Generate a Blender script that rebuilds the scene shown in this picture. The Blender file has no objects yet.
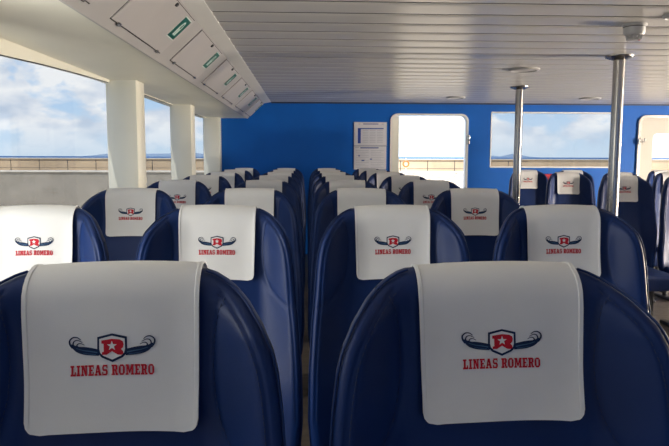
import bpy, bmesh, math, random
from mathutils import Vector, Matrix

S = bpy.context.scene
COL = S.collection
random.seed(7)
EYE = 1.342

# ------------------------------------------------------------------ camera
cam_d = bpy.data.cameras.new('camera')
cam = bpy.data.objects.new('camera', cam_d); COL.objects.link(cam)
F_PX, PITCH, YAW, ROLL = 640.0, 0.1033, 0.0427, 0.0029
cam_d.sensor_width = 36.0
cam_d.lens = F_PX * 36.0 / 669.0
cam_d.clip_start = 0.02; cam_d.clip_end = 20000
cy, sy, cp, sp, cr, sr = math.cos(YAW), math.sin(YAW), math.cos(PITCH), math.sin(PITCH), math.cos(ROLL), math.sin(ROLL)
R0 = Vector((cy, -sy, 0)); F0 = Vector((sy*cp, cy*cp, -sp)); U0 = Vector((sy*sp, cy*sp, cp))
R1 = R0*cr + U0*sr; U1 = U0*cr - R0*sr
cam.matrix_world = Matrix(((R1.x, U1.x, -F0.x, 0), (R1.y, U1.y, -F0.y, 0), (R1.z, U1.z, -F0.z, EYE), (0, 0, 0, 1)))
S.camera = cam
S.view_settings.view_transform = 'Standard'; S.view_settings.look = 'None'
S.view_settings.gamma = 1; S.view_settings.use_curve_mapping = False
S.view_settings.exposure = 0.0
S.cycles.max_bounces = 10; S.cycles.diffuse_bounces = 6; S.cycles.transparent_max_bounces = 12
S.cycles.sample_clamp_indirect = 8

# ------------------------------------------------------------------ world: blue sky with broken clouds
SKY_STRENGTH = 2.3
GLASS_TINT = (0.62, 0.63, 0.64)     # each pane has two faces: the light passes the tint twice
wd = bpy.data.worlds.new('sky'); S.world = wd; wd.use_nodes = True
nt = wd.node_tree; nt.nodes.clear()
def N(t, typ, **kw):
    n = t.nodes.new(typ)
    for k, v in kw.items(): setattr(n, k, v)
    return n
out = N(nt, 'ShaderNodeOutputWorld'); bg = N(nt, 'ShaderNodeBackground'); bg.inputs['Strength'].default_value = SKY_STRENGTH
tc = N(nt, 'ShaderNodeTexCoord'); sx = N(nt, 'ShaderNodeSeparateXYZ'); nt.links.new(tc.outputs['Generated'], sx.inputs[0])
ramp = N(nt, 'ShaderNodeValToRGB'); nt.links.new(sx.outputs['Z'], ramp.inputs[0])
cr_ = ramp.color_ramp
cr_.elements[0].position = 0.0; cr_.elements[0].color = (.66, .80, .93, 1)
cr_.elements[1].position = 1.0; cr_.elements[1].color = (.16, .34, .72, 1)
e = cr_.elements.new(.10); e.color = (.48, .69, .94, 1)
e = cr_.elements.new(.28); e.color = (.27, .49, .86, 1)
mp = N(nt, 'ShaderNodeMapping'); mp.inputs['Scale'].default_value = (1, 1, 1.9); mp.inputs['Location'].default_value = (.35, .1, .2)
nt.links.new(tc.outputs['Generated'], mp.inputs[0])
nz = N(nt, 'ShaderNodeTexNoise'); nz.inputs['Scale'].default_value = 10.5; nz.inputs['Detail'].default_value = 9; nz.inputs['Roughness'].default_value = .56
nz.inputs['Distortion'].default_value = .25
nt.links.new(mp.outputs[0], nz.inputs['Vector'])
cm = N(nt, 'ShaderNodeValToRGB'); nt.links.new(nz.outputs['Fac'], cm.inputs[0])
cm.color_ramp.elements[0].position = .43; cm.color_ramp.elements[0].color = (0, 0, 0, 1)
cm.color_ramp.elements[1].position = .515; cm.color_ramp.elements[1].color = (1, 1, 1, 1)
fade = N(nt, 'ShaderNodeMapRange'); fade.inputs[1].default_value = .0; fade.inputs[2].default_value = .05; fade.inputs[3].default_value = .15
nt.links.new(sx.outputs['Z'], fade.inputs[0])
mul = N(nt, 'ShaderNodeMath', operation='MULTIPLY'); nt.links.new(cm.outputs[0], mul.inputs[0]); nt.links.new(fade.outputs[0], mul.inputs[1])
nz2 = N(nt, 'ShaderNodeTexNoise'); nz2.inputs['Scale'].default_value = 14; nz2.inputs['Detail'].default_value = 5
nt.links.new(mp.outputs[0], nz2.inputs['Vector'])
cc = N(nt, 'ShaderNodeValToRGB'); nt.links.new(nz2.outputs['Fac'], cc.inputs[0])
cc.color_ramp.elements[0].position = .35; cc.color_ramp.elements[0].color = (.60, .69, .82, 1)
cc.color_ramp.elements[1].position = .56; cc.color_ramp.elements[1].color = (1.0, 1.0, 1.0, 1)
mx = N(nt, 'ShaderNodeMix', data_type='RGBA')
nt.links.new(mul.outputs[0], mx.inputs[0]); nt.links.new(ramp.outputs[0], mx.inputs[6]); nt.links.new(cc.outputs[0], mx.inputs[7])
nt.links.new(mx.outputs[2], bg.inputs[0]); nt.links.new(bg.outputs[0], out.inputs[0])

# sun: high, behind the photographer, lights the quay outside
sd = bpy.data.lights.new('sun', 'SUN'); sd.energy = 4.3; sd.angle = .01; sd.color = (1, .93, .82)
so = bpy.data.objects.new('sun', sd); COL.objects.link(so)
so.rotation_euler = Vector((0.18, 0.62, -1.0)).to_track_quat('-Z', 'Y').to_euler()

# fill: area lights added outside the side windows to brighten the cabin
def window_fill(name, loc, direction, w, h, watts, color):
    d = bpy.data.lights.new(name, 'AREA'); d.shape = 'RECTANGLE'; d.size = w; d.size_y = h; d.energy = watts; d.color = color
    o = bpy.data.objects.new(name, d); COL.objects.link(o)
    o.location = loc; o.rotation_euler = Vector(direction).to_track_quat('-Z', 'Z').to_euler()
    return o
window_fill('fill_left_near', (-1.66, 1.05, 1.02), (1, .45, .9), 1.6, .6, 120, (1, .95, .84))
window_fill('fill_right', (8.62, 4.3, 1.05), (-.9, .0, .55), 6.2, .8, 6500, (1, .86, .70))

# ------------------------------------------------------------------ materials
MATS = {}
def mat(name, col, rough=.5, metal=0, noise=None, bump=None, spec=.5, coat=0, emit=None):
    """noise=(scale, amount) colour variation; bump=(scale, strength, distance)"""
    if name in MATS: return MATS[name]
    m = bpy.data.materials.new(name); m.use_nodes = True; t = m.node_tree
    b = t.nodes['Principled BSDF']
    b.inputs['Base Color'].default_value = (*col, 1); b.inputs['Roughness'].default_value = rough
    b.inputs['Metallic'].default_value = metal; b.inputs['Specular IOR Level'].default_value = spec
    if coat: b.inputs['Coat Weight'].default_value = coat; b.inputs['Coat Roughness'].default_value = .15
    c = N(t, 'ShaderNodeTexCoord')
    if noise:
        n = N(t, 'ShaderNodeTexNoise'); n.inputs['Scale'].default_value = noise[0]; n.inputs['Detail'].default_value = 5
        t.links.new(c.outputs['Object'], n.inputs['Vector'])
        r = N(t, 'ShaderNodeMapRange'); r.inputs[1].default_value = .3; r.inputs[2].default_value = .7
        r.inputs[3].default_value = 1-noise[1]; r.inputs[4].default_value = 1+noise[1]
        t.links.new(n.outputs['Fac'], r.inputs[0])
        v = N(t, 'ShaderNodeVectorMath', operation='SCALE'); v.inputs[0].default_value = col
        t.links.new(r.outputs[0], v.inputs['Scale']); t.links.new(v.outputs[0], b.inputs['Base Color'])
    if bump:
        n = N(t, 'ShaderNodeTexNoise'); n.inputs['Scale'].default_value = bump[0]; n.inputs['Detail'].default_value = 3
        t.links.new(c.outputs['Object'], n.inputs['Vector'])
        bp = N(t, 'ShaderNodeBump'); bp.inputs['Strength'].default_value = bump[1]; bp.inputs['Distance'].default_value = bump[2]
        t.links.new(n.outputs['Fac'], bp.inputs['Height']); t.links.new(bp.outputs[0], b.inputs['Normal'])
    MATS[name] = m; return m

vinyl = mat('navy vinyl', (.0035, .021, .105), .46, noise=(6, .12), bump=(420, .12, .0006), spec=.24)
vinyl_back = mat('navy shell', (.008, .018, .07), .5, noise=(8, .1))
thread = mat('blue thread', (.010, .022, .075), .8)
pipe_m = mat('navy piping', (.005, .024, .11), .5, spec=.25)
cloth = mat('white cover cloth', (.72, .72, .73), .85, noise=(9, .03), bump=(700, .35, .0006), spec=.2)
ink_navy = mat('navy print', (.008, .022, .07), .7, spec=.2, noise=(60, .1))
ink_blue = mat('slate blue print', (.05, .12, .22), .7, spec=.2, noise=(60, .1))
ink_red = mat('red print', (.50, .012, .03), .7, spec=.2, noise=(60, .08))
steel = mat('brushed steel', (.45, .43, .40), .27, metal=1, noise=(30, .06))
dark_steel = mat('dark steel', (.06, .06, .065), .45, metal=.6, noise=(20, .1))
wall_blue = mat('blue painted bulkhead', (.0, .105, .47), .55, spec=.3, noise=(3, .06), bump=(30, .05, .002))
ceil_m = mat('satin white ceiling boards', (.64, .62, .59), .26, noise=(2.0, .03), spec=.6)
groove_m = mat('groove shade', (.07, .065, .06), .7, noise=(5, .1))  # dark colour stands in for the shade inside the board grooves
cream = mat('cream wall lining', (.78, .765, .665), .4, noise=(2.5, .03), bump=(12, .05, .004))
fascia_m = mat('light grey fascia', (.42, .41, .405), .42, noise=(4, .03))
hatch_m = mat('light grey hatch', (.45, .435, .43), .38, noise=(4, .03))
white_m = mat('white trim paint', (.80, .79, .76), .4, noise=(4, .03))
rubber = mat('black rubber gasket', (.012, .013, .016), .6, noise=(20, .1))
green = mat('green sign film', (.0, .10, .075), .4, noise=(20, .05))
signwhite = mat('white sign film', (.60, .72, .68), .4, noise=(20, .03))
paper = mat('printed paper', (.62, .62, .66), .5, noise=(12, .03))
print_blue = mat('blue printed band', (.015, .05, .28), .5, noise=(20, .05))
print_grey = mat('grey printed lines', (.36, .37, .43), .5, noise=(20, .05))
floor_m = mat('beige vinyl floor', (.13, .11, .09), .5, noise=(14, .25), bump=(60, .1, .002))
plastic = mat('pale grey plastic', (.50, .49, .48), .4, noise=(10, .04))
plastic_d = mat('dark plastic', (.05, .045, .045), .4, noise=(10, .05))
red_m = mat('red enamel', (.45, .02, .03), .35, noise=(10, .05))
diffuser = mat('frosted lamp diffuser', (.66, .64, .60), .35, noise=(30, .02))

def wood_like_ceiling(): pass

def glass_mat():
    m = bpy.data.materials.new('tinted window glass'); m.use_nodes = True; t = m.node_tree; t.nodes.clear()
    o = N(t, 'ShaderNodeOutputMaterial'); tr = N(t, 'ShaderNodeBsdfTransparent'); gl = N(t, 'ShaderNodeBsdfGlossy')
    tr.inputs[0].default_value = (*GLASS_TINT, 1); gl.inputs['Roughness'].default_value = .02
    mi = N(t, 'ShaderNodeMixShader'); mi.inputs[0].default_value = .03; t.links.new(tr.outputs[0], mi.inputs[1]); t.links.new(gl.outputs[0], mi.inputs[2])
    t.links.new(mi.outputs[0], o.inputs[0]); return m
glass = glass_mat()

# ------------------------------------------------------------------ mesh helpers
def link(name, me, m, parent=None):
    o = bpy.data.objects.new(name, me); COL.objects.link(o)
    if m is not None:
        for q in (m if isinstance(m, (list, tuple)) else [m]): me.materials.append(q)
    if parent is not None: o.parent = parent
    return o
def build(name, bm, m, parent=None, smooth=False):
    bmesh.ops.recalc_face_normals(bm, faces=bm.faces)
    me = bpy.data.meshes.new(name); bm.to_mesh(me); bm.free()
    if smooth:
        for p in me.polygons: p.use_smooth = True
        if smooth != 'all':
            try: me.set_sharp_from_angle(angle=math.radians(40))
            except Exception: pass
    return link(name, me, m, parent)
def box(bm, x0, x1, y0, y1, z0, z1, bev=0, mi=0):
    r = bmesh.ops.create_cube(bm, size=1)
    for v in r['verts']:
        v.co = Vector((x0+(v.co.x+.5)*(x1-x0), y0+(v.co.y+.5)*(y1-y0), z0+(v.co.z+.5)*(z1-z0)))
    fs = set(f for v in r['verts'] for f in v.link_faces)
    for f in fs: f.material_index = mi
    if bev:
        bmesh.ops.bevel(bm, geom=list({e for f in fs for e in f.edges}), offset=bev, segments=2, affect='EDGES', profile=.5)
    return r['verts']
def tube(bm, pts, r, seg=10, closed=False, mi=0):
    pts = [Vector(p) for p in pts]; n = len(pts); rings = []
    up = None
    for i, p in enumerate(pts):
        if closed: t = (pts[(i+1) % n]-pts[i-1]).normalized()
        else: t = (pts[min(i+1, n-1)]-pts[max(i-1, 0)]).normalized()
        if up is None:
            up = Vector((0, 0, 1)) if abs(t.z) < .9 else Vector((1, 0, 0))
        a = (up - t*up.dot(t)).normalized(); b = t.cross(a); up = a
        rr = r[i] if isinstance(r, (list, tuple)) else r
        rings.append([bm.verts.new(p+(a*math.cos(2*math.pi*k/seg)+b*math.sin(2*math.pi*k/seg))*rr) for k in range(seg)])
    for i in range(n if closed else n-1):
        A, B = rings[i], rings[(i+1) % n]
        for k in range(seg):
            f = bm.faces.new((A[k], A[(k+1) % seg], B[(k+1) % seg], B[k])); f.material_index = mi
    if not closed:
        bm.faces.new(rings[0]).material_index = mi; bm.faces.new(list(reversed(rings[-1]))).material_index = mi
def lathe(bm, prof, c=(0, 0, 0), seg=32, mi=0):
    rings = []
    for r, z in prof:
        if r < 1e-6: rings.append([bm.verts.new((c[0], c[1], c[2]+z))])
        else: rings.append([bm.verts.new((c[0]+r*math.cos(2*math.pi*k/seg), c[1]+r*math.sin(2*math.pi*k/seg), c[2]+z)) for k in range(seg)])
    for A, B in zip(rings, rings[1:]):
        for k in range(seg):
            a = [A[k % len(A)], A[(k+1) % len(A)], B[(k+1) % len(B)], B[k % len(B)]]
            u = []
            for v in a:
                if v not in u: u.append(v)
            if len(u) > 2: bm.faces.new(u).material_index = mi
def rrect(x0, x1, z0, z1, r, seg=8):
    rs = r if isinstance(r, (list, tuple)) else (r,)*4   # tl, tr, br, bl
    P = []
    for (cx, cz, a0, rr) in ((x0, z1, 90, rs[0]), (x0, z0, 180, rs[3]), (x1, z0, 270, rs[2]), (x1, z1, 0, rs[1])):
        sxn = 1 if cx == x0 else -1; szn = 1 if cz == z0 else -1
        if rr < 1e-5: P.append((cx, cz)); continue
        for k in range(seg+1):
            a = math.radians(a0+90*k/seg)
            P.append((cx+sxn*rr+rr*math.cos(a), cz+szn*rr+rr*math.sin(a)))
    return P
def slab(loops, depth):
    """filled 2-D outline with holes, extruded to depth; returns a mesh in its own x, z plane, y in 0..depth"""
    cu = bpy.data.curves.new('c', 'CURVE'); cu.dimensions = '2D'; cu.fill_mode = 'BOTH'; cu.extrude = depth/2
    for L in loops:
        s = cu.splines.new('POLY'); s.points.add(len(L)-1); s.use_cyclic_u = True
        for p, (a, b) in zip(s.points, L): p.co = (a, b, 0, 1)
    o = bpy.data.objects.new('c', cu); COL.objects.link(o)
    dg = bpy.context.evaluated_depsgraph_get(); me = bpy.data.meshes.new_from_object(o.evaluated_get(dg))
    bpy.data.objects.remove(o); bpy.data.curves.remove(cu)
    for v in me.vertices: v.co = Vector((v.co.x, depth/2+v.co.z, v.co.y))
    me.materials.clear()
    bm = bmesh.new(); bm.from_mesh(me); bmesh.ops.remove_doubles(bm, verts=bm.verts, dist=1e-5); bmesh.ops.recalc_face_normals(bm, faces=bm.faces)
    bm.to_mesh(me); bm.free()
    return me
def slab_y(name, loops, y0, y1, m, parent=None):
    me = slab(loops, y1-y0)
    for v in me.vertices: v.co.y += y0
    me.name = name
    return link(name, me, m, parent)
def slab_x(name, loops, x0, x1, m, parent=None):     # loops in (y, z)
    me = slab(loops, x1-x0)
    for v in me.vertices: v.co = Vector((x0+v.co.y, v.co.x, v.co.z))
    me.name = name
    return link(name, me, m, parent)
def tag(o, label=None, cat=None, group=None, kind=None):
    if label: o['label'] = label
    if cat: o['category'] = cat
    if group: o['group'] = group
    if kind: o['kind'] = kind
    return o
def struct(o): o['kind'] = 'structure'; return o
def empty(name, loc, label, cat, group=None, kind=None):
    o = bpy.data.objects.new(name, None); COL.objects.link(o); o.location = loc; o.empty_display_size = .1
    return tag(o, label, cat, group, kind)

# ------------------------------------------------------------------ cabin shell
DW = 8.75                 # aft bulkhead
CZ = EYE + .728           # ceiling
SZ = EYE + .51            # side soffit
WX = -1.33                # left window wall
RX = 8.2                  # right side wall
BACK = -3.9

b = bmesh.new(); box(b, WX-.1, RX+.1, BACK-.1, DW+.13, -.12, 0); struct(build('floor', b, floor_m))
# ceiling of boards with grooves between them, laid across the boat
b = bmesh.new()
J = .247; y = 3.375 - J*29
prof = []
while y < DW + J:
    prof += [(y-.045, .0), (y-.022, .0018), (y-.009, .0055), (y-.007, .018), (y+.007, .018), (y+.009, .0055), (y+.022, .0018), (y+.045, .0)]
    y += J
prof = [(min(max(a, BACK), DW), h) for a, h in prof if BACK-.2 < a < DW+.2]
va = [b.verts.new((-.49, a, CZ+h)) for a, h in prof]; vb = [b.verts.new((RX, a, CZ+h)) for a, h in prof]
for i in range(len(prof)-1):
    if (va[i].co-va[i+1].co).length > 1e-6:
        f = b.faces.new((va[i], va[i+1], vb[i+1], vb[i])); f.material_index = int(prof[i][1] > .005 and prof[i+1][1] > .005)
box(b, -.8, RX+.1, BACK-.1, DW+.13, CZ+.03, CZ+.2)
struct(build('ceiling', b, [ceil_m, groove_m]))

# side cove: soffit, sloping fascia and edge trim
b = bmesh.new(); box(b, WX-.1, -.80, BACK, DW, SZ, SZ+.35); struct(build('trim_1', b, cream))
b = bmesh.new()
P = [(-.81, EYE+.505), (-.80, EYE+.505), (-.575, EYE+.712), (-.575, EYE+.80), (-.81, EYE+.80)]
A = [b.verts.new((x, BACK, z)) for x, z in P]; B = [b.verts.new((x, DW, z)) for x, z in P]
b.faces.new(A); b.faces.new(B)
for i in range(5): b.faces.new((A[i], A[(i+1) % 5], B[(i+1) % 5], B[i]))
struct(build('trim_2', b, fascia_m))
b = bmesh.new()
P = [(-.578, EYE+.709), (-.483, EYE+.7265), (-.483, EYE+.80), (-.578, EYE+.80)]
A = [b.verts.new((x, BACK, z)) for x, z in P]; B = [b.verts.new((x, DW, z)) for x, z in P]
b.faces.new(A); b.faces.new(B)
for i in range(4): b.faces.new((A[i], A[(i+1) % 4], B[(i+1) % 4], B[i]))
struct(build('trim_3', b, white_m))

# left wall with its window openings; pillars stand between the windows
pil = [8.55, 6.50, 4.45, 1.95, -.10, -2.00, -3.88]
SILL = .86
holes = []
wins = []
for i, py in enumerate(pil[:-1]):
    y1 = py + .06; y0 = pil[i+1] + .17
    zt = SZ - .004
    if i >= 2:   # the header droops slightly towards the bow end of each larger window
        top = [(y1, zt-.01), (y1-.6, zt-.025), (y1-1.1, zt-.042), (y1-1.6, zt-.066), (y0+.35, zt-.10), (y0+.1, zt-.15), (y0, zt-.22)]
    else:
        top = [(y1, zt), (y0+.3, zt-.004), (y0+.08, zt-.02), (y0, zt-.07)]
    L = top + [(y0, SILL), (y1, SILL)]
    holes.append(L); wins.append((y0, y1, L))
struct(slab_x('wall_left', [[(BACK, 0), (DW, 0), (DW, SZ+.02), (BACK, SZ+.02)]] + holes, WX-.045, WX, cream))
for i, (y0, y1, L) in enumerate(wins):
    w = bpy.data.objects.new('window_%d' % (i+1), None); COL.objects.link(w); struct(w); w.location = (WX, (y0+y1)/2, SILL)
    b = bmesh.new(); tube(b, [(WX-.014, a, z) for a, z in L], .0045, 6, closed=True)
    g = build('gasket', b, rubber, w); g.matrix_parent_inverse = Matrix.Translation(-Vector(w.location))
    g = slab_x('pane', [L], WX-.04, WX-.036, glass, w); g.matrix_parent_inverse = Matrix.Translation(-Vector(w.location))
n = 4
for i, py in enumerate(pil):
    b = bmesh.new(); y2 = py+.22 if i else DW
    box(b, WX-.03, -1.155, py, y2, 0, SZ+.01, bev=.008)
    struct(build('trim_%d' % n, b, cream, smooth=True)); n += 1
# right wall (outside the frame): same rhythm of windows
struct(slab_x('wall_right', [[(BACK, 0), (DW, 0), (DW, CZ+.02), (BACK, CZ+.02)]] + [[(a, SILL), (b_, SILL), (b_, SZ), (a, SZ)] for a, b_, _ in wins], RX, RX+.06, cream))
for i, (y0, y1, L) in enumerate(wins):
    b = bmesh.new(); box(b, RX+.03, RX+.034, y0, y1, SILL, SZ)
    struct(build('window_%d' % (i+7), b, glass))
# bow-end bulkhead behind the photographer with an open doorway
struct(slab_y('wall_front', [[(WX, 0), (RX, 0), (RX, CZ+.02), (WX, CZ+.02)], rrect(1.1, 2.3, .1, 1.95, .12)], BACK-.06, BACK, wall_blue))

# aft bulkhead
D1 = (1.14, 2.19, .06, EYE+.575); D2 = (4.585, 5.62, .06, EYE+.560); W8 = (2.515, 4.235, EYE-.14, EYE+.612)
struct(slab_y('wall_back', [[(WX-.05, 0), (RX, 0), (RX, CZ+.02), (WX-.05, CZ+.02)], rrect(*D1, .09), rrect(*D2, .09), rrect(*W8, .012, 3)], DW, DW+.09, wall_blue))
# dark shadow gap strip where the bulkhead meets the ceiling
b = bmesh.new(); box(b, -.48, RX, DW-.012, DW+.001, CZ-.018, CZ+.001); struct(build('trim_11', b, mat('dark joint strip', (.02, .03, .08), .5, noise=(10, .1))))
# window_13 in the aft bulkhead
w = bpy.data.objects.new('window_13', None); COL.objects.link(w); struct(w)
slab_y('window_frame', [rrect(W8[0]-.005, W8[1]+.005, W8[2]-.005, W8[3]+.005, .015, 3), rrect(W8[0]+.009, W8[1]-.009, W8[2]+.012, W8[3]-.009, .01, 3)], DW-.006, DW+.1, white_m, w)
slab_y('pane', [rrect(W8[0]+.01, W8[1]-.01, W8[2]+.01, W8[3]-.01, .01, 3)], DW+.05, DW+.056, glass, w)
# open doorway
w = bpy.data.objects.new('door_1', None); COL.objects.link(w); struct(w)
slab_y('door_frame', [rrect(D1[0]-.012, D1[1]+.012, D1[2]-.01, D1[3]+.010, .10), rrect(D1[0]+.012, D1[1]-.012, D1[2]+.012, D1[3]-.012, .08)], DW-.014, DW+.13, white_m, w)
b = bmesh.new(); box(b, .30, 1.275, DW+.16, DW+.20, .08, EYE+.60, bev=.008); build('sliding_leaf', b, cream, w)
b = bmesh.new(); box(b, D1[1]-.006, D1[1]+.026, DW-.05, DW-.012, EYE+.17, EYE+.30, bev=.006); tube(b, [(D1[1]+.01, DW-.05, EYE+.19), (D1[1]+.01, DW-.075, EYE+.23), (D1[1]+.01, DW-.05, EYE+.27)], .008, 8)
build('latch', b, steel, w)
# closed door on the starboard aisle
w = bpy.data.objects.new('door_2', None); COL.objects.link(w); struct(w)
slab_y('door_frame', [rrect(D2[0]-.02, D2[1]+.02, D2[2]-.02, D2[3]+.02, .11), rrect(D2[0]+.018, D2[1]-.018, D2[2]+.018, D2[3]-.018, .075)], DW-.03, DW+.10, steel, w)
slab_y('door_leaf', [rrect(D2[0]+.012, D2[1]-.012, D2[2]+.012, D2[3]-.012, .08), rrect(4.80, 5.40, EYE-.35, EYE+.335, .07)], DW+.02, DW+.06, mat('cream door paint', (.55, .51, .45), .45, noise=(4, .03)), w)
slab_y('pane', [rrect(4.79, 5.41, EYE-.36, EYE+.345, .07)], DW+.038, DW+.042, mat('clear door glass', (.9, .9, .9), .05), w)
_m = MATS['clear door glass'].node_tree; _b = _m.nodes['Principled BSDF']; _t = N(_m, 'ShaderNodeBsdfTransparent'); _t.inputs[0].default_value = (.93, .93, .92, 1)
_x = N(_m, 'ShaderNodeMixShader'); _x.inputs[0].default_value = .06; _m.links.new(_t.outputs[0], _x.inputs[1]); _m.links.new(_b.outputs[0], _x.inputs[2])
_m.links.new(_x.outputs[0], next(q for q in _m.nodes if q.type == 'OUTPUT_MATERIAL').inputs[0])
b = bmesh.new()
box(b, D2[0]-.03, D2[0]+.03, DW-.06, DW-.028, EYE+.18, EYE+.25, bev=.006); tube(b, [(D2[0]+.0, DW-.06, EYE+.215), (D2[0]+.045, DW-.085, EYE+.215), (D2[0]+.05, DW-.08, EYE+.265)], .010, 8)
build('latch', b, steel, w)

# ------------------------------------------------------------------ outside: sea, breakwater, quay
sea_m = mat('sea water', (.05, .15, .34), .6, noise=(.02, .1), bump=(.6, .25, .2), spec=.08)
tan_m = mat('sandy breakwater stone', (.66, .50, .33), .9, noise=(.35, .22), bump=(3, .4, .05))
conc_m = mat('weathered concrete', (.43, .385, .32), .9, noise=(.7, .18), bump=(5, .4, .03))
edge_m = mat('pale coping stone', (.80, .74, .64), .85, noise=(1.5, .1))
grav_m = mat('pale stony ground', (.42, .35, .26), .9, noise=(1.2, .35), bump=(3, .8, .15))
b = bmesh.new(); vs = [b.verts.new(p) for p in ((-9000, -400, -2.6), (9000, -400, -2.6), (9000, 12000, -2.6), (-9000, 12000, -2.6))]; b.faces.new(vs)
tag(build('sea', b, sea_m), kind='structure')
b = bmesh.new(); box(b, -70, 90, 43, 44.2, -2.5, EYE-.17)
for k in range(-40, 52): box(b, k*1.72-.012, k*1.72+.012, 42.985, 43.02, .36, EYE-.17)
tag(build('breakwater_wall', b, tan_m), 'sandy stone breakwater wall running across behind the railing', 'wall', kind='structure')
b = bmesh.new(); box(b, -70, 90, 40, 43, -2.5, .345)
for k in range(-20, 22): box(b, k*3.9-.02, k*3.9+.02, 39.985, 40.02, -2.5, .34)
tag(build('quay_wall', b, conc_m), 'weathered grey concrete quay wall below the breakwater', 'wall', kind='structure')
b = bmesh.new(); box(b, -70, 90, 39.9, 40.7, .345, .45, bev=.01); box(b, -70, 90, 42.9, 44.3, EYE-.18, EYE-.13)
tag(build('coping', b, edge_m), kind='structure')
rl = empty('quay_railing', (-12, 40.3, .45), 'thin dark railing along the top of the concrete quay wall', 'railing')
for k in range(34):
    b = bmesh.new(); x = -44+k*1.72
    tube(b, [(x+12, 0, 0), (x+12, 0, .66)], .022, 6); build('post', b, dark_steel, rl)
for z in (.16, .62):
    b = bmesh.new(); tube(b, [(-33, 0, z), (26, 0, z)], .014, 5); build('rail', b, dark_steel, rl)
b = bmesh.new(); box(b, 1.6, 80, 13.2, 39.9, -2.5, .33)
tag(build('ground', b, grav_m), kind='structure')
# loose stones spread over the quay ground
b = bmesh.new(); rnd = random.Random(3)
for i in range(900):
    y = 13.6 + 25*rnd.random()**1.0; x = max(2.0, y*(.10+.22*rnd.random()))
    s = .05+.16*rnd.random()
    if math.hypot(x-5.3, y-36) < .6: continue
    r = bmesh.ops.create_icosphere(b, subdivisions=1, radius=s)
    for v in r['verts']: v.co = Vector((x+v.co.x*(1+.3*rnd.random()), y+v.co.y, .32+v.co.z*.45))
tag(build('loose_stones', b, mat('pale boulders', (.66, .58, .47), .9, noise=(2, .25))), 'pale loose stones strewn over the ground beyond the open door', 'stones', kind='stuff')
b = bmesh.new(); box(b, -40, -2.4, -14, 39.9, -2.5, -1.8)
tag(build('bounce_slab', b, conc_m), kind='structure')  # unseen slab, added to bounce warm light up through the left windows
# post with orange ring on the quay
p = empty('marker_post', (5.55, 36.0, .33), 'thin pale post with an orange ring standing outside the open doorway', 'post')
b = bmesh.new(); tube(b, [(0, 0, 0), (0, 0, .95)], .03, 8); build('post', b, white_m, p)
b = bmesh.new(); tube(b, [(.16*math.cos(a*math.pi/8), -.04, .62+.16*math.sin(a*math.pi/8)) for a in range(16)], .04, 8, closed=True)
build('ring', b, mat('orange plastic', (.75, .22, .04), .5, noise=(5, .1)), p, smooth=True)
# far hills across the water
def hill(cx, w, h, y, seed):
    b = bmesh.new(); rr = random.Random(seed); n = 40; rings = []
    ph = [rr.random()*6 for _ in range(4)]
    for j, (dy, kh) in enumerate(((-500, 0), (-200, .55), (0, 1), (400, 0))):
        row = []
        for i in range(n+1):
            u = i/n; e = math.sin(math.pi*u)**.8*(.65+.2*math.sin(5*u*2+ph[0])+.12*math.sin(13*u+ph[1])+.05*math.sin(29*u+ph[2]))
            row.append(b.verts.new((cx+(u-.5)*w, y+dy, -3+max(0, e)*h*kh)))
        rings.append(row)
    for A, B in zip(rings, rings[1:]):
        for i in range(n): b.faces.new((A[i], A[i+1], B[i+1], B[i]))
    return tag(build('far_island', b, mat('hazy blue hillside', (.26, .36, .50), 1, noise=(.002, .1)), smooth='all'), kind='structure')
hill(-1600, 1500, 70, 7000, 2)
hill(2230, 560, 48, 7000, 4)
b = bmesh.new(); box(b, -34, -15.5, 36.2, 36.5, -2.5, -1.46, bev=.02); 
tag(build('yellow_kerb', b, mat('yellow kerb paint', (.55, .45, .10), .8, noise=(2, .2))), 'yellow painted kerb low outside the nearest left window', 'kerb')

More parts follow.
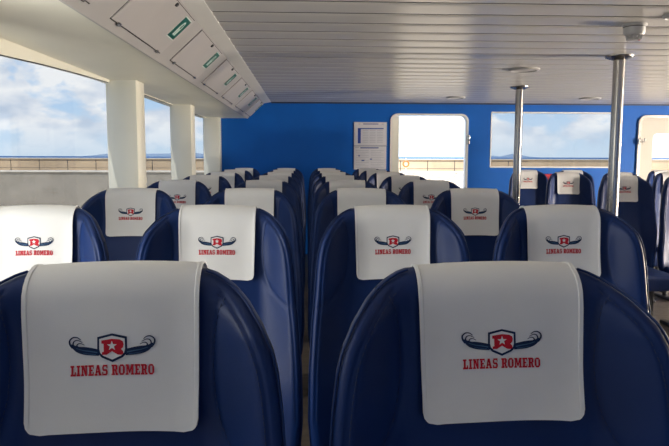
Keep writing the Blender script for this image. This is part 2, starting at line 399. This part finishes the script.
# ------------------------------------------------------------------ life jacket locker hatches in the sloping fascia
fa = Vector((-.80, 0, EYE+.505)); fb = Vector((-.575, 0, EYE+.712)); fd = (fb-fa); FL = fd.length; fd.normalize()
fn = Vector((fd.z, 0, -fd.x))           # out of the slope, towards the cabin
def slope_frame(y):                     # local x runs aft, local y runs up the slope, local z points into the cabin
    M = Matrix(((0, fd.x, fn.x, fa.x), (1, fd.y, fn.y, y), (0, fd.z, fn.z, fa.z), (0, 0, 0, 1)))
    return M
jacket = [(-.028, -.052), (.028, -.052), (.033, -.01), (.030, .02), (.018, .045), (0, .054), (-.018, .045), (-.030, .02), (-.033, -.01)]
def locker(y0, y1, label, sign_y):
    root = empty('locker_hatch', (0, 0, 0), label, 'locker', 'life jacket locker hatches along the ceiling')
    root.matrix_world = slope_frame(y0)
    w = y1-y0; lo, hi = .15*FL, .95*FL
    b = bmesh.new(); box(b, -.0015, w+.002, lo-.004, hi+.002, -.012, .0012); build('surround_gap', b, mat('dark panel gap', (.03, .03, .032), .7, noise=(20, .1)), root)
    b = bmesh.new(); box(b, 0.0015, w-.0015, lo+.0015, hi-.0015, -.01, .006, bev=.0015); build('door', b, hatch_m, root)
    for hx in (.08, w-.10):
        b = bmesh.new(); box(b, hx, hx+.045, lo-.009, lo+.008, .002, .006, bev=.001); tube(b, [(hx, lo-.002, .006), (hx+.045, lo-.002, .006)], .003, 8)
        build('hinge', b, steel, root)
    b = bmesh.new(); lathe(b, [(0, .012), (.009, .012), (.011, .006), (.011, 0)], (w*.5, hi-.014, .003), 14); build('latch', b, dark_steel, root, smooth=True)
    sx_ = sign_y-y0
    b = bmesh.new(); box(b, sx_-.07, sx_+.07, .45*FL, .905*FL, .005, .0072); s = build('safety_sign', b, signwhite, root)
    b = bmesh.new(); c = (.45+.905)/2*FL
    box(b, sx_-.0665, sx_+.0665, c-.064, c+.064, .007, .0082); build('green_field', b, green, s)
    b = bmesh.new()
    vs = [b.verts.new((sx_+x*.8, c+y*.86, .0088)) for x, y in jacket]; b.faces.new(vs); 
    g = [b.verts.new((sx_+x*.30, c+.018+y*.34, .0094)) for x, y in jacket]; f = b.faces.new(g); f.material_index = 1
    g = [b.verts.new((sx_+x, c+y, .0094)) for x, y in ((-.002, -.043), (.002, -.043), (.002, .01), (-.002, .01))]; f = b.faces.new(g); f.material_index = 1
    build('pictogram', b, [signwhite, green], s)
names = ['largest one, cut by the top edge', 'second fully signed from the camera', 'third sign from the camera',
         'fourth sign from the camera', 'next to last before the bulkhead', 'short last one against the bulkhead']
for k in range(6):
    y0 = 2.60+1.088*k; y1 = min(y0+.85, DW-.03)
    locker(y0, y1, 'grey hatch with green sign, '+names[k], min(3.34+1.082*k, DW-.12))
locker(1.51, 2.36, 'grey locker hatch at the top edge, only its hinge end in view', 2.26)

# ------------------------------------------------------------------ seats
OUT = [(0, .118), (.004, .131), (.012, .147), (.022, .162), (.036, .178), (.06, .197), (.09, .211), (.12, .218), (.17, .224), (.22, .227), (.32, .236), (.45, .244), (.60, .246), (.72, .236), (.76, .22)]
def hw(d):
    for (a, p), (b_, q) in zip(OUT, OUT[1:]):
        if d <= b_: 
            t = (d-a)/(b_-a); return p+(q-p)*t
    return OUT[-1][1]
def ss(t): t = max(0, min(1, t)); return t*t*(3-2*t)
TH = .074; RIM = .034; TOP = 1.1925
OUTLINE = [(hw(i*.004), i*.004) for i in range(191)]
OUTLINE = [(x, 0) for x in (0, .03, .06, .09)] + OUTLINE + [(x, .76) for x in (.2, .15, .1, .05, 0)]
def dist_out(x, d):
    x = abs(x); best = 9
    for (ax, ad), (bx, bd) in zip(OUTLINE, OUTLINE[1:]):
        vx, vd = bx-ax, bd-ad; L = vx*vx+vd*vd
        t = max(0, min(1, ((x-ax)*vx+(d-ad)*vd)/L)) if L > 0 else 0
        q = (x-ax-t*vx)**2+(d-ad-t*vd)**2
        if q < best: best = q
    return math.sqrt(best)
SEAM = [(.142, .028), (.134, .045), (.128, .08), (.126, .12), (.129, .16), (.137, .195), (.152, .225), (.175, .25), (.20, .268), (.228, .28)]
SEAM2 = [(.142, .024), (.156, .038), (.172, .056), (.186, .080), (.196, .108), (.202, .14), (.206, .18), (.209, .22), (.211, .27), (.216, .32), (.221, .38), (.225, .46), (.227, .6)]
def dpoly(x, d, P):
    x = abs(x); best = 9
    for (ax, ad), (bx, bd) in zip(P, P[1:]):
        vx, vd = bx-ax, bd-ad; L = vx*vx+vd*vd
        t = max(0, min(1, ((x-ax)*vx+(d-ad)*vd)/L)); q = (x-ax-t*vx)**2+(d-ad-t*vd)**2
        best = min(best, q)
    return math.sqrt(best)
def wing(x, d):
    h = hw(d); s0 = .112
    return (.085 if d < .35 else .085-.03*ss((d-.35)/.3))*ss((abs(x)-s0)/(h-s0+.05))*1.25*ss(d/.10+.25)
def lean(d): return -.085*d - .02*math.sin(min(d, .76)/.76*math.pi)*ss((d-.25)/.3)
def back_front(x, d, groove=True):
    y = lean(d) - wing(x, d)
    # soft bulge of the side panel
    y -= .006*math.exp(-((abs(x)-.18)/.03)**2)*ss((.3-d)/.1)
    if groove:
        y += .0042*math.exp(-(dpoly(x, d, SEAM)/.0040)**2) + .0030*math.exp(-(dpoly(x, d, SEAM2)/.0032)**2)
    return y
def shell_mesh():
    b = bmesh.new(); NU, NV = 96, 96
    us = [math.sin(math.pi/2*(2*i/NU-1)*.96)/math.sin(math.pi/2*.96) for i in range(NU+1)]
    ds = [.76*(j/NV)**1.45 for j in range(NV)] + [.76]
    Fv, Bv = [], []
    for d in ds:
        h = hw(d); rf, rb = [], []
        for u in us:
            x = u*h; q = dist_out(x, d); k = 0
            if q < RIM: k = RIM-math.sqrt(max(0, RIM*RIM-(RIM-q)**2))
            z = TOP-d-.004*(min(abs(x), .118)/.118)**2
            yf = back_front(x, d)
            yb = lean(d)-wing(x, d)*.82+TH
            if q < RIM: 
                ym = (yf+yb)/2; kk = k/RIM; 
                yf = yf+(ym-yf)*kk; yb = yb+(ym-yb)*kk
            edge = q < 1e-6
            v = b.verts.new((x, yf, z)); rf.append(v)
            rb.append(v if edge else b.verts.new((x, yb, z)))
        Fv.append(rf); Bv.append(rb)
    for R_, mi in ((Fv, 0), (Bv, 1)):
        for j in range(NV):
            for i in range(NU):
                q = []
                for v in (R_[j][i], R_[j][i+1], R_[j+1][i+1], R_[j+1][i]):
                    if v not in q: q.append(v)
                if len(q) < 3: continue
                try: f = b.faces.new(q); f.material_index = mi
                except ValueError: pass
    return b
def stitches(s):
    b = bmesh.new()
    for P, off in ((SEAM, .0045), (SEAM2, -.0045)):
        # resample
        pts = []
        for (ax, ad), (bx, bd) in zip(P, P[1:]):
            L = math.hypot(bx-ax, bd-ad); n_ = max(1, int(L/.0078))
            for k in range(n_): pts.append((ax+(bx-ax)*k/n_, ad+(bd-ad)*k/n_, (bx-ax)/L, (bd-ad)/L))
        if True:
            for x, d, tx, td in pts:
                if x+off*0 > hw(d)-.010: continue
                ox, od = x+td*off, d-tx*off
                A_ = (ox-tx*.0027, od-td*.0027); B_ = (ox+tx*.0027, od+td*.0027)
                zz = lambda dd, xx: TOP-dd-.004*(min(abs(xx), .118)/.118)**2
                tube(b, [(s*A_[0], back_front(A_[0], A_[1])-.0006, zz(A_[1], A_[0])), (s*B_[0], back_front(B_[0], B_[1])-.0006, zz(B_[1], B_[0]))], .00065, 4)
    return b
def piping(s):
    b = bmesh.new(); pts = []
    ds = [.76*(j/70)**1.6 for j in range(70)]
    def pt(s, d):
        h = hw(d); x = h-.004 if d > .012 else h-.002
        yf = back_front(x, d, False); yb = lean(d)-wing(x, d)*.82+TH; 
        return (s*(h-.0005), yf*.72+yb*.28, TOP-d+.0005-.004)
    tube(b, [pt(s, d) for d in ds], .0018, 6)
    return b
# headrest cover -------------------------------------------------
CW = .110; CL = .208
def cloth_y(x, d):     # front flap surface
    return -.006 + lean(d) - .002*math.sin(x*38+d*14)*ss(d/.2)*.6 - .0045*ss((abs(x)-.075)/.04)*ss(d/.06) - .010*ss((d-.12)/.12)
def cover_mesh():
    b = bmesh.new()
    path = []       # (kind, value)
    nf = 26
    for i in range(nf+1): path.append(('f', CL-(CL-.040)*i/nf))
    R_ = .044; cyy = .036
    for i in range(1, 12): path.append(('a', math.pi*i/12))
    for i in range(9): path.append(('b', .042+.09*i/8))
    us = [-1, -.985, -.955, -.945] + [-.93+1.86*i/18 for i in range(19)] + [.945, .955, .985, 1]
    rows = []
    for kind, v in path:
        row = []
        for u in us:
            w = CW - (.0025*ss(v/.2) if kind == 'f' else .0)
            x = u*w
            hem = .0012 if abs(u) > .95 else 0
            if kind == 'f':
                d = v
                if d > CL-.008: hem = .0012
                # rounded lower corners
                cr2 = .018; ex = abs(x)-(w-cr2)
                if ex > 0: d = min(d, CL-cr2+math.sqrt(max(0, cr2*cr2-ex*ex)))
                y = cloth_y(x, d)-hem; z = TOP+.004-d
            elif kind == 'a':
                y = cyy-(R_+hem)*math.cos(v); z = TOP+.005-.042+(R_+hem)*math.sin(v)
                if v < 1.2: 
                    y0 = cloth_y(x, .04)-hem; y += (y0-(cyy-R_-hem))*(1-v/1.2)
            else:
                y = cyy+R_+hem+lean(v); z = TOP+.005-v
            z -= .004*(x/.11)**2 + (0 if kind == 'f' else 0)
            row.append(b.verts.new((x, y, z)))
        rows.append(row)
    for A, B in zip(rows, rows[1:]):
        for i in range(len(us)-1): b.faces.new((A[i], A[i+1], B[i+1], B[i]))
    # give it thickness
    bmesh.ops.remove_doubles(b, verts=b.verts, dist=1e-6)
    bmesh.ops.recalc_face_normals(b, faces=b.faces)
    r = bmesh.ops.solidify(b, geom=b.faces[:], thickness=.0022)
    return b
# print -----------------------------------------------------------
PXM = 765.0*5.146/.955
ECX, DEC = 323.0, .084
def e2(x, y):      # emblem drawing units -> (x, d) on the cloth
    return ((x-ECX)/PXM, DEC+(y-68)/PXM*1.0)
def put(b, pts, mi=0, lift=.0012):
    vs = []
    for x, d in pts: vs.append(b.verts.new((x, cloth_y(x, d)-lift, TOP+.004-d-.004*(x/.11)**2)))
    f = b.faces.new(vs); f.material_index = mi
    return f
def stroke(b, pts, w, mi=0, lift=.0012, taper=True):
    n_ = len(pts)
    for i in range(n_-1):
        def off(j):
            a = pts[max(j-1, 0)]; c = pts[min(j+1, n_-1)]; tx, ty = c[0]-a[0], c[1]-a[1]; L = math.hypot(tx, ty) or 1
            k = w/2*(1-.65*(j/(n_-1)) if taper else 1)
            return (-ty/L*k, tx/L*k)
        o0, o1 = off(i), off(i+1)
        q = [(pts[i][0]+o0[0], pts[i][1]+o0[1]), (pts[i+1][0]+o1[0], pts[i+1][1]+o1[1]), (pts[i+1][0]-o1[0], pts[i+1][1]-o1[1]), (pts[i][0]-o0[0], pts[i][1]-o0[1])]
        put(b, [e2(*p_) for p_ in q], mi, lift)
def smooth_pts(P, k=4):
    R_ = []
    for i in range(len(P)-1):
        p0 = P[max(i-1, 0)]; p1 = P[i]; p2 = P[i+1]; p3 = P[min(i+2, len(P)-1)]
        for j in range(k):
            t = j/k
            R_.append(tuple(.5*((2*p1[a])+(-p0[a]+p2[a])*t+(2*p0[a]-5*p1[a]+4*p2[a]-p3[a])*t*t+(-p0[a]+3*p1[a]-3*p2[a]+p3[a])*t**3) for a in (0, 1)))
    return R_+[P[-1]]
def emblem_mesh():
    b = bmesh.new()
    shield = [(248, 84), (286, 75), (324, 66), (362, 75), (400, 84), (401, 150), (396, 174), (378, 194), (324, 219), (270, 194), (252, 174), (247, 150)]
    inner = [(259, 94), (290, 86), (324, 78), (358, 86), (389, 94), (390, 148), (385, 168), (370, 184), (324, 205), (278, 184), (263, 168), (258, 148)]
    put(b, [e2(*p) for p in shield], 0, .0010)
    put(b, [e2(*p) for p in inner], 3, .0014)
    R1_ = [(270, 102), (324, 94), (364, 98), (380, 108), (384, 124), (380, 140), (370, 149), (380, 160), (382, 172), (372, 180), (352, 178), (324, 160), (296, 178), (272, 178), (272, 164), (281, 162), (281, 120), (270, 118)]
    put(b, [e2(*p) for p in R1_], 2, .0018)
    star = []
    for i in range(10):
        a = -math.pi/2+i*math.pi/5; r = 27 if i % 2 == 0 else 11
        star.append((324+r*math.cos(a), 131+r*math.sin(a)))
    put(b, [e2(*p) for p in star], 3, .0022)
    for s in (1, -1):
        m_ = lambda P: [((x if s == 1 else 2*324-x), y) for x, y in P]
        top_ = smooth_pts([(256, 150), (215, 140), (180, 134), (150, 131), (114, 116)], 3); bot_ = smooth_pts([(118, 138), (140, 160), (175, 175), (215, 181), (256, 184)], 3)
        n_ = len(top_)
        bl = [bot_[int(round((n_-1-i)*(len(bot_)-1)/(n_-1)))] for i in range(n_)]
        for i in range(n_-1): put(b, [e2(*p) for p in m_([top_[i], top_[i+1], bl[i+1], bl[i]])], 0, .0010)
        stroke(b, m_(smooth_pts([(248, 166), (210, 158), (175, 152), (140, 140)], 3)), 7, 1, .0014)
        stroke(b, m_(smooth_pts([(240, 176), (205, 172), (170, 165)], 3)), 4, 1, .0014)
        for P, w in (([(122, 138), (108, 118), (107, 97), (124, 82), (146, 83), (163, 96)], 11), ([(136, 136), (124, 120), (130, 102), (148, 98), (172, 110)], 9), ([(152, 138), (143, 126), (152, 116), (166, 116), (182, 125)], 8)):
            stroke(b, m_(smooth_pts(P, 4)), w, 0, .0012)
    return b
# heavy slab-serif letters on a 10 x 14 cell: list of quads
def rc(x0, y0, x1, y1): return [(x0, y0), (x1, y0), (x1, y1), (x0, y1)]
GL = {
 'L': (9.2, [rc(0, 0, 9, 2.6), rc(1.4, 2.6, 4.8, 11.6), rc(0, 11.6, 6.2, 14), [(6.6, 2.6), (9, 2.6), (9, 5.6), (7.4, 5.6)]]),
 'I': (6.4, [rc(0, 0, 6, 2.4), rc(1.3, 2.4, 4.7, 11.6), rc(0, 11.6, 6, 14)]),
 'N': (11.2, [rc(0, 0, 5, 2.2), rc(1.2, 2.2, 3.7, 11.8), rc(0, 11.8, 4.6, 14), rc(6.2, 11.8, 11, 14), rc(7.4, 0, 9.9, 11.8), [(1.6, 14), (4.8, 14), (9.9, 0), (7.2, 0)]]),
 'E': (9.4, [rc(0, 0, 9, 2.4), rc(1.3, 2.4, 4.7, 11.6), rc(0, 11.6, 9, 14), rc(4.7, 6, 7, 8.1), [(7.4, 2.4), (9, 2.4), (9, 5), (7.9, 5)], [(7.4, 11.6), (9, 11.6), (9, 9.2), (7.9, 9.2)]]),
 'A': (11.6, [rc(0, 0, 4.8, 2.2), rc(6.6, 0, 11.4, 2.2), [(1.4, 2.2), (3.6, 2.2), (6.3, 14), (3.8, 14)], [(6.7, 2.2), (10.2, 2.2), (7.4, 14), (4.4, 14)], rc(3.4, 3.9, 7.6, 6)]),
 'S': (9.2, [rc(.2, 0, 2, 4.8), rc(2, 0, 8, 2.4), [(6, 2.4), (9, 1.8), (9, 6.2), (6, 6.4)], [(1.6, 5.8), (8.8, 5.6), (7.6, 8.2), (.6, 8.4)], [(.2, 7.6), (3, 7.6), (3, 12), (.2, 12)], rc(1.2, 11.6, 7.2, 14), rc(7, 9.4, 8.7, 14)]),
 'R': (11.0, [rc(0, 0, 5.6, 2.3), rc(1.3, 2.3, 4.7, 11.7), rc(0, 11.7, 8, 14), [(6.6, 6.4), (9.8, 7.6), (9.8, 12.6), (8, 14), (6.6, 11.7)], rc(4.7, 5.8, 8.4, 7.9), [(5.6, 5.8), (8.6, 6), (9.2, 2.3), (6.4, 2.3)], rc(6.8, 0, 10.8, 2.4)]),
 'O': (10.4, [[(0, 3.4), (2.6, 0), (3.4, 2.6), (3.2, 11.4), (2.6, 14), (0, 10.6)], [(10, 3.4), (7.4, 0), (6.6, 2.6), (6.8, 11.4), (7.4, 14), (10, 10.6)], [(2.6, 0), (7.4, 0), (6.8, 2.5), (3.2, 2.5)], [(2.6, 14), (7.4, 14), (6.8, 11.5), (3.2, 11.5)]]),
 'M': (13.6, [rc(0, 0, 4.6, 2.2), rc(1.2, 2.2, 3.6, 11.8), rc(0, 11.8, 4.2, 14), rc(9.2, 11.8, 13.4, 14), rc(8.6, 0, 13.4, 2.2), rc(9.4, 2.2, 12.4, 11.8), [(1.8, 14), (5, 14), (7.4, 2.6), (5.4, 2.6)], [(9, 14), (11.6, 14), (7.6, 2.6), (5.6, 2.6)]]),
}
def lettering_mesh():
    b = bmesh.new(); text = 'LINEAS ROMERO'
    adv = [(GL[c][0]+.9 if c != ' ' else 5.2) for c in text]; total = sum(adv)-.9
    W_ = (538-108)/PXM; k = W_/total; H_ = (288-232)/PXM; x = -W_/2
    d0 = DEC+(288-68)/PXM; j = 0
    for c, a in zip(text, adv):
        if c != ' ':
            for q in GL[c][1]:
                put(b, [(x+px*k, d0-py/14*H_) for px, py in q], 0, .0011+.00006*(j % 5)); j += 1
        x += a*k
    return b
# seat cushion, frame
def cushion_mesh():
    b = bmesh.new()
    box(b, -.20, .20, -.545, -.03, .36, .475)
    bmesh.ops.bevel(b, geom=b.edges[:], offset=.035, segments=4, affect='EDGES', profile=.6)
    return b
def leg_mesh(s):
    b = bmesh.new()
    box(b, s*.15-.018, s*.15+.018, -.40, -.05, .325, .365, bev=.004)
    tube(b, [(s*.15, -.23, .33), (s*.15, -.23, .03)], .022, 12)
    box(b, s*.15-.03, s*.15+.03, -.42, -.03, 0, .03, bev=.008)
    return b
def make_seat():
    root = empty('passenger_seat', (0, 0, 0), 'x', 'seat', 'blue ferry seats with white headrest covers')
    bk = build('backrest', shell_mesh(), [vinyl, vinyl_back], root, smooth='all')
    for s in (-1, 1):
        build('stitching', stitches(s), thread, bk)
        build('piping', piping(s), pipe_m, bk, smooth='all')
    cv = build('headrest_cover', cover_mesh(), cloth, root, smooth=True); cv['label'] = 'white cloth headrest cover with printed crest'
    build('printed_crest', emblem_mesh(), [ink_navy, ink_blue, ink_red, cloth], cv)
    build('printed_lettering', lettering_mesh(), ink_red, cv)
    build('cushion', cushion_mesh(), vinyl, root, smooth='all')
    for s in (-1, 1): build('leg', leg_mesh(s), dark_steel, root)
    b = bmesh.new(); box(b, -.17, .17, -.07, .02, .325, .46, bev=.008); build('seat_bracket', b, dark_steel, root)
    return root
def copy_tree(o, parent=None):
    c = o.copy(); COL.objects.link(c)
    if parent is not None: c.parent = parent
    for ch in list(o.children):
        if ch.name in COL.objects: copy_tree(ch, c)
    return c
XA, XB, XC, XD = -.7835, -.260, .248, .760
spots = []
ords = ['front', 'second', 'third', 'fourth', 'fifth', 'sixth', 'seventh', 'rearmost']
colname = {'A': 'column beside the left windows', 'B': 'column just left of central gap', 'C': 'column just right of central gap', 'D': 'column beside the right aisle'}
for k in range(8):
    y = .8358+1.0267*k
    for cn, x in (('A', XA), ('B', XB), ('C', XC), ('D', XD)):
        if k == 0 and cn in 'AD': continue
        if k == 0: lb = 'large blue seat at bottom %s of the photo, its white cover nearest the camera' % ('left' if cn == 'B' else 'right')
        else: lb = 'blue seat with white cover, %s row, %s' % (ords[k], colname[cn])
        spots.append((x, y, lb))
XE = 2.535
spots += [(XE+.01, 5.06, 'blue seat with white cover right behind the nearer steel pole'),
          (XE-.01, 6.12, 'blue seat across the aisle, between the two steel poles, full cover showing'),
          (XE-.03, 7.20, 'blue seat across the aisle beside the farther steel pole, under the aft window'),
          (3.05, 5.03, 'blue seat cut by the right edge of the photo, nearest beyond the pole row'),
          (3.05, 6.12, 'blue seat hidden mostly behind the one at the nearer steel pole'),
          (3.03, 7.20, 'blue seat of which only the cover top shows behind the seat between the poles'),
          (3.57, 6.12, 'blue seat at the right edge in front of the white door, pale cover corner showing'),
          (4.09, 7.20, 'farthest blue seat at the right edge, in front of the white door')]
proto = make_seat(); rnd = random.Random(5)
bpy.context.view_layer.update()
allseats = [proto]
for i in range(1, len(spots)): allseats.append(copy_tree(proto))
for i, (s, (x, y, lb)) in enumerate(zip(allseats, spots)):
    s.location = (x+(.006 if i < 2 else 0), y, 0); s['label'] = lb
    for ch in s.children:
        if ch.name.startswith('headrest_cover'):
            a = {0: .014, 1: .014}.get(i, rnd.uniform(-.010, .010)); dx = {0: .0, 1: .003}.get(i, rnd.uniform(-.004, .004))
            piv = Vector((0, 0, TOP-.03)); ch.rotation_euler = (0, -a, 0)
            if i == 0: ch.scale = (1.03, 1, 1)
            if i == 1: ch.scale = (1, 1, .955)
            ch.location = piv - Matrix.Rotation(-a, 3, 'Y') @ Vector((0, 0, piv.z*(.955 if i == 1 else 1))) + Vector((dx, 0, -.0005 if i == 1 else .0005))

# ------------------------------------------------------------------ poles
def pole(x, y, label):
    p = empty('steel_pole', (x, y, 0), label, 'pole', 'floor to ceiling steel poles')
    b = bmesh.new(); tube(b, [(0, 0, .004), (0, 0, CZ-.006)], .041, 28); build('pole', b, steel, p, smooth=True)
    b = bmesh.new(); lathe(b, [(.041, -.03), (.052, -.028), (.098, -.010), (.102, -.002), (.102, .003)], (0, 0, CZ), 36); build('ceiling_flange', b, steel, p, smooth=True)
    b = bmesh.new(); lathe(b, [(.075, 0), (.075, .006), (.052, .02), (.041, .022)], (0, 0, 0), 36); build('floor_flange', b, steel, p, smooth=True)
pole(2.255, 4.63, 'thick brushed steel pole on the right, the nearer of the two')
pole(2.21, 6.68, 'slimmer looking steel pole in front of the aft window, the farther of the two')

# ------------------------------------------------------------------ ceiling fittings
def ceiling_lamp(x, y, r, label):
    p = empty('ceiling_light', (x, y, CZ), label, 'ceiling light', 'round ceiling lights')
    b = bmesh.new(); lathe(b, [(r, .004), (r, -.006), (r*.93, -.014), (r*.80, -.016), (r*.76, -.008)], (0, 0, 0), 40); build('rim', b, plastic, p, smooth=True)
    b = bmesh.new(); lathe(b, [(r*.78, -.009), (r*.4, -.012), (0, -.013)], (0, 0, 0), 40); build('diffuser', b, diffuser, p, smooth=True)
ceiling_lamp(1.80, 5.35, .13, 'round flush ceiling light in front of the farther pole top')
ceiling_lamp(1.82, 7.9, .12, 'small round ceiling light above the open doorway')
ceiling_lamp(3.5, 7.9, .13, 'round ceiling light over the aft window, left of the nearer pole')
ceiling_lamp(1.90, 3.30, .07, 'small round ceiling light at the right edge beside the smoke detector')
p = empty('smoke_detector', (1.80, 3.54, CZ), 'pale grey smoke detector with ribbed cap hanging from the ceiling at top right', 'smoke detector')
b = bmesh.new(); lathe(b, [(.064, .003), (.066, -.006), (.062, -.012), (.057, -.016), (.057, -.045), (.050, -.058), (.036, -.062), (0, -.062)], (0, 0, 0), 36); build('housing', b, plastic, p, smooth=True)
b = bmesh.new(); lathe(b, [(.060, -.0130), (.0590, -.0175), (.0575, -.018)], (0, 0, 0), 36); build('collar', b, plastic_d, p)
b = bmesh.new()
for k in range(10):
    a = k*math.pi/5; c_, s_ = math.cos(a), math.sin(a)
    tube(b, [(.040*c_, .040*s_, -.058), (.034*c_, .034*s_, -.082)], .006, 6)
lathe(b, [(.036, -.080), (.036, -.085), (.02, -.088), (0, -.088)], (0, 0, 0), 24); build('sensor_cap', b, plastic, p, smooth=True)
b = bmesh.new(); lathe(b, [(0, -.09), (.006, -.089), (.007, -.084)], (.02, -.02, 0), 12); build('indicator', b, red_m, p)

# ------------------------------------------------------------------ notices and small items on the aft bulkhead
def notice(x0, x1, z0, z1, label, kind):
    p = empty('notice_board', ((x0+x1)/2, DW, z0), label, 'notice', 'notices on the blue bulkhead')
    w = (x1-x0)/2; h = z1-z0
    b = bmesh.new(); box(b, -w, w, -.010, -.001, 0, h, bev=.002); build('backing_board', b, plastic, p)
    b = bmesh.new(); box(b, -w+.008, w-.008, -.0125, -.0095, .008, h-.008); s = build('printed_sheet', b, paper, p)
    b = bmesh.new(); y_ = -.0132
    def bar(a0, a1, c0, c1, mi): box(b, -w+a0*2*w, -w+a1*2*w, y_, -.0120, c0*h, c1*h, mi=mi)
    if kind == 0:
        bar(.28, .74, .90, .935, 0); bar(.14, .20, .90, .93, 1); bar(.84, .9, .90, .93, 1); bar(.12, .90, .70, .745, 0); bar(.12, .21, .10, .70, 0)
        for r in range(8): bar(.27, .44, .14+.07*r, .155+.07*r, 1); bar(.48, .66, .14+.07*r, .155+.07*r, 1); bar(.70, .88, .14+.07*r, .155+.07*r, 1)
    else:
        bar(.20, .76, .90, .945, 0); bar(.04, .16, .93, .96, 1)
        for r in range(11):
            bar(.07, .46-.1*(r % 3 == 2), .08+.072*r, .094+.072*r, 1); bar(.52, .92-.08*(r % 4 == 1), .08+.072*r, .094+.072*r, 1)
        bar(.14, .19, .56, .62, 0); bar(.24, .33, .36, .41, 0); bar(.50, .56, .42, .47, 0)
    build('printed_table', b, [print_blue, print_grey], s)
notice(.632, 1.082, EYE+.149, EYE+.468, 'upper printed timetable notice on the blue bulkhead, left of the open doorway', 0)
notice(.632, 1.078, EYE-.175, EYE+.145, 'lower printed notice on the blue bulkhead directly under the timetable', 1)
b = bmesh.new(); box(b, -.10, .10, -.05, 0, 0, .12, bev=.012); box(b, -.03, .03, -.055, -.05, .03, .09, bev=.004)
o = build('call_box', b, red_m); o.location = (3.34, DW, EYE-.35); tag(o, 'small red box on the blue bulkhead just under the aft window', 'box')
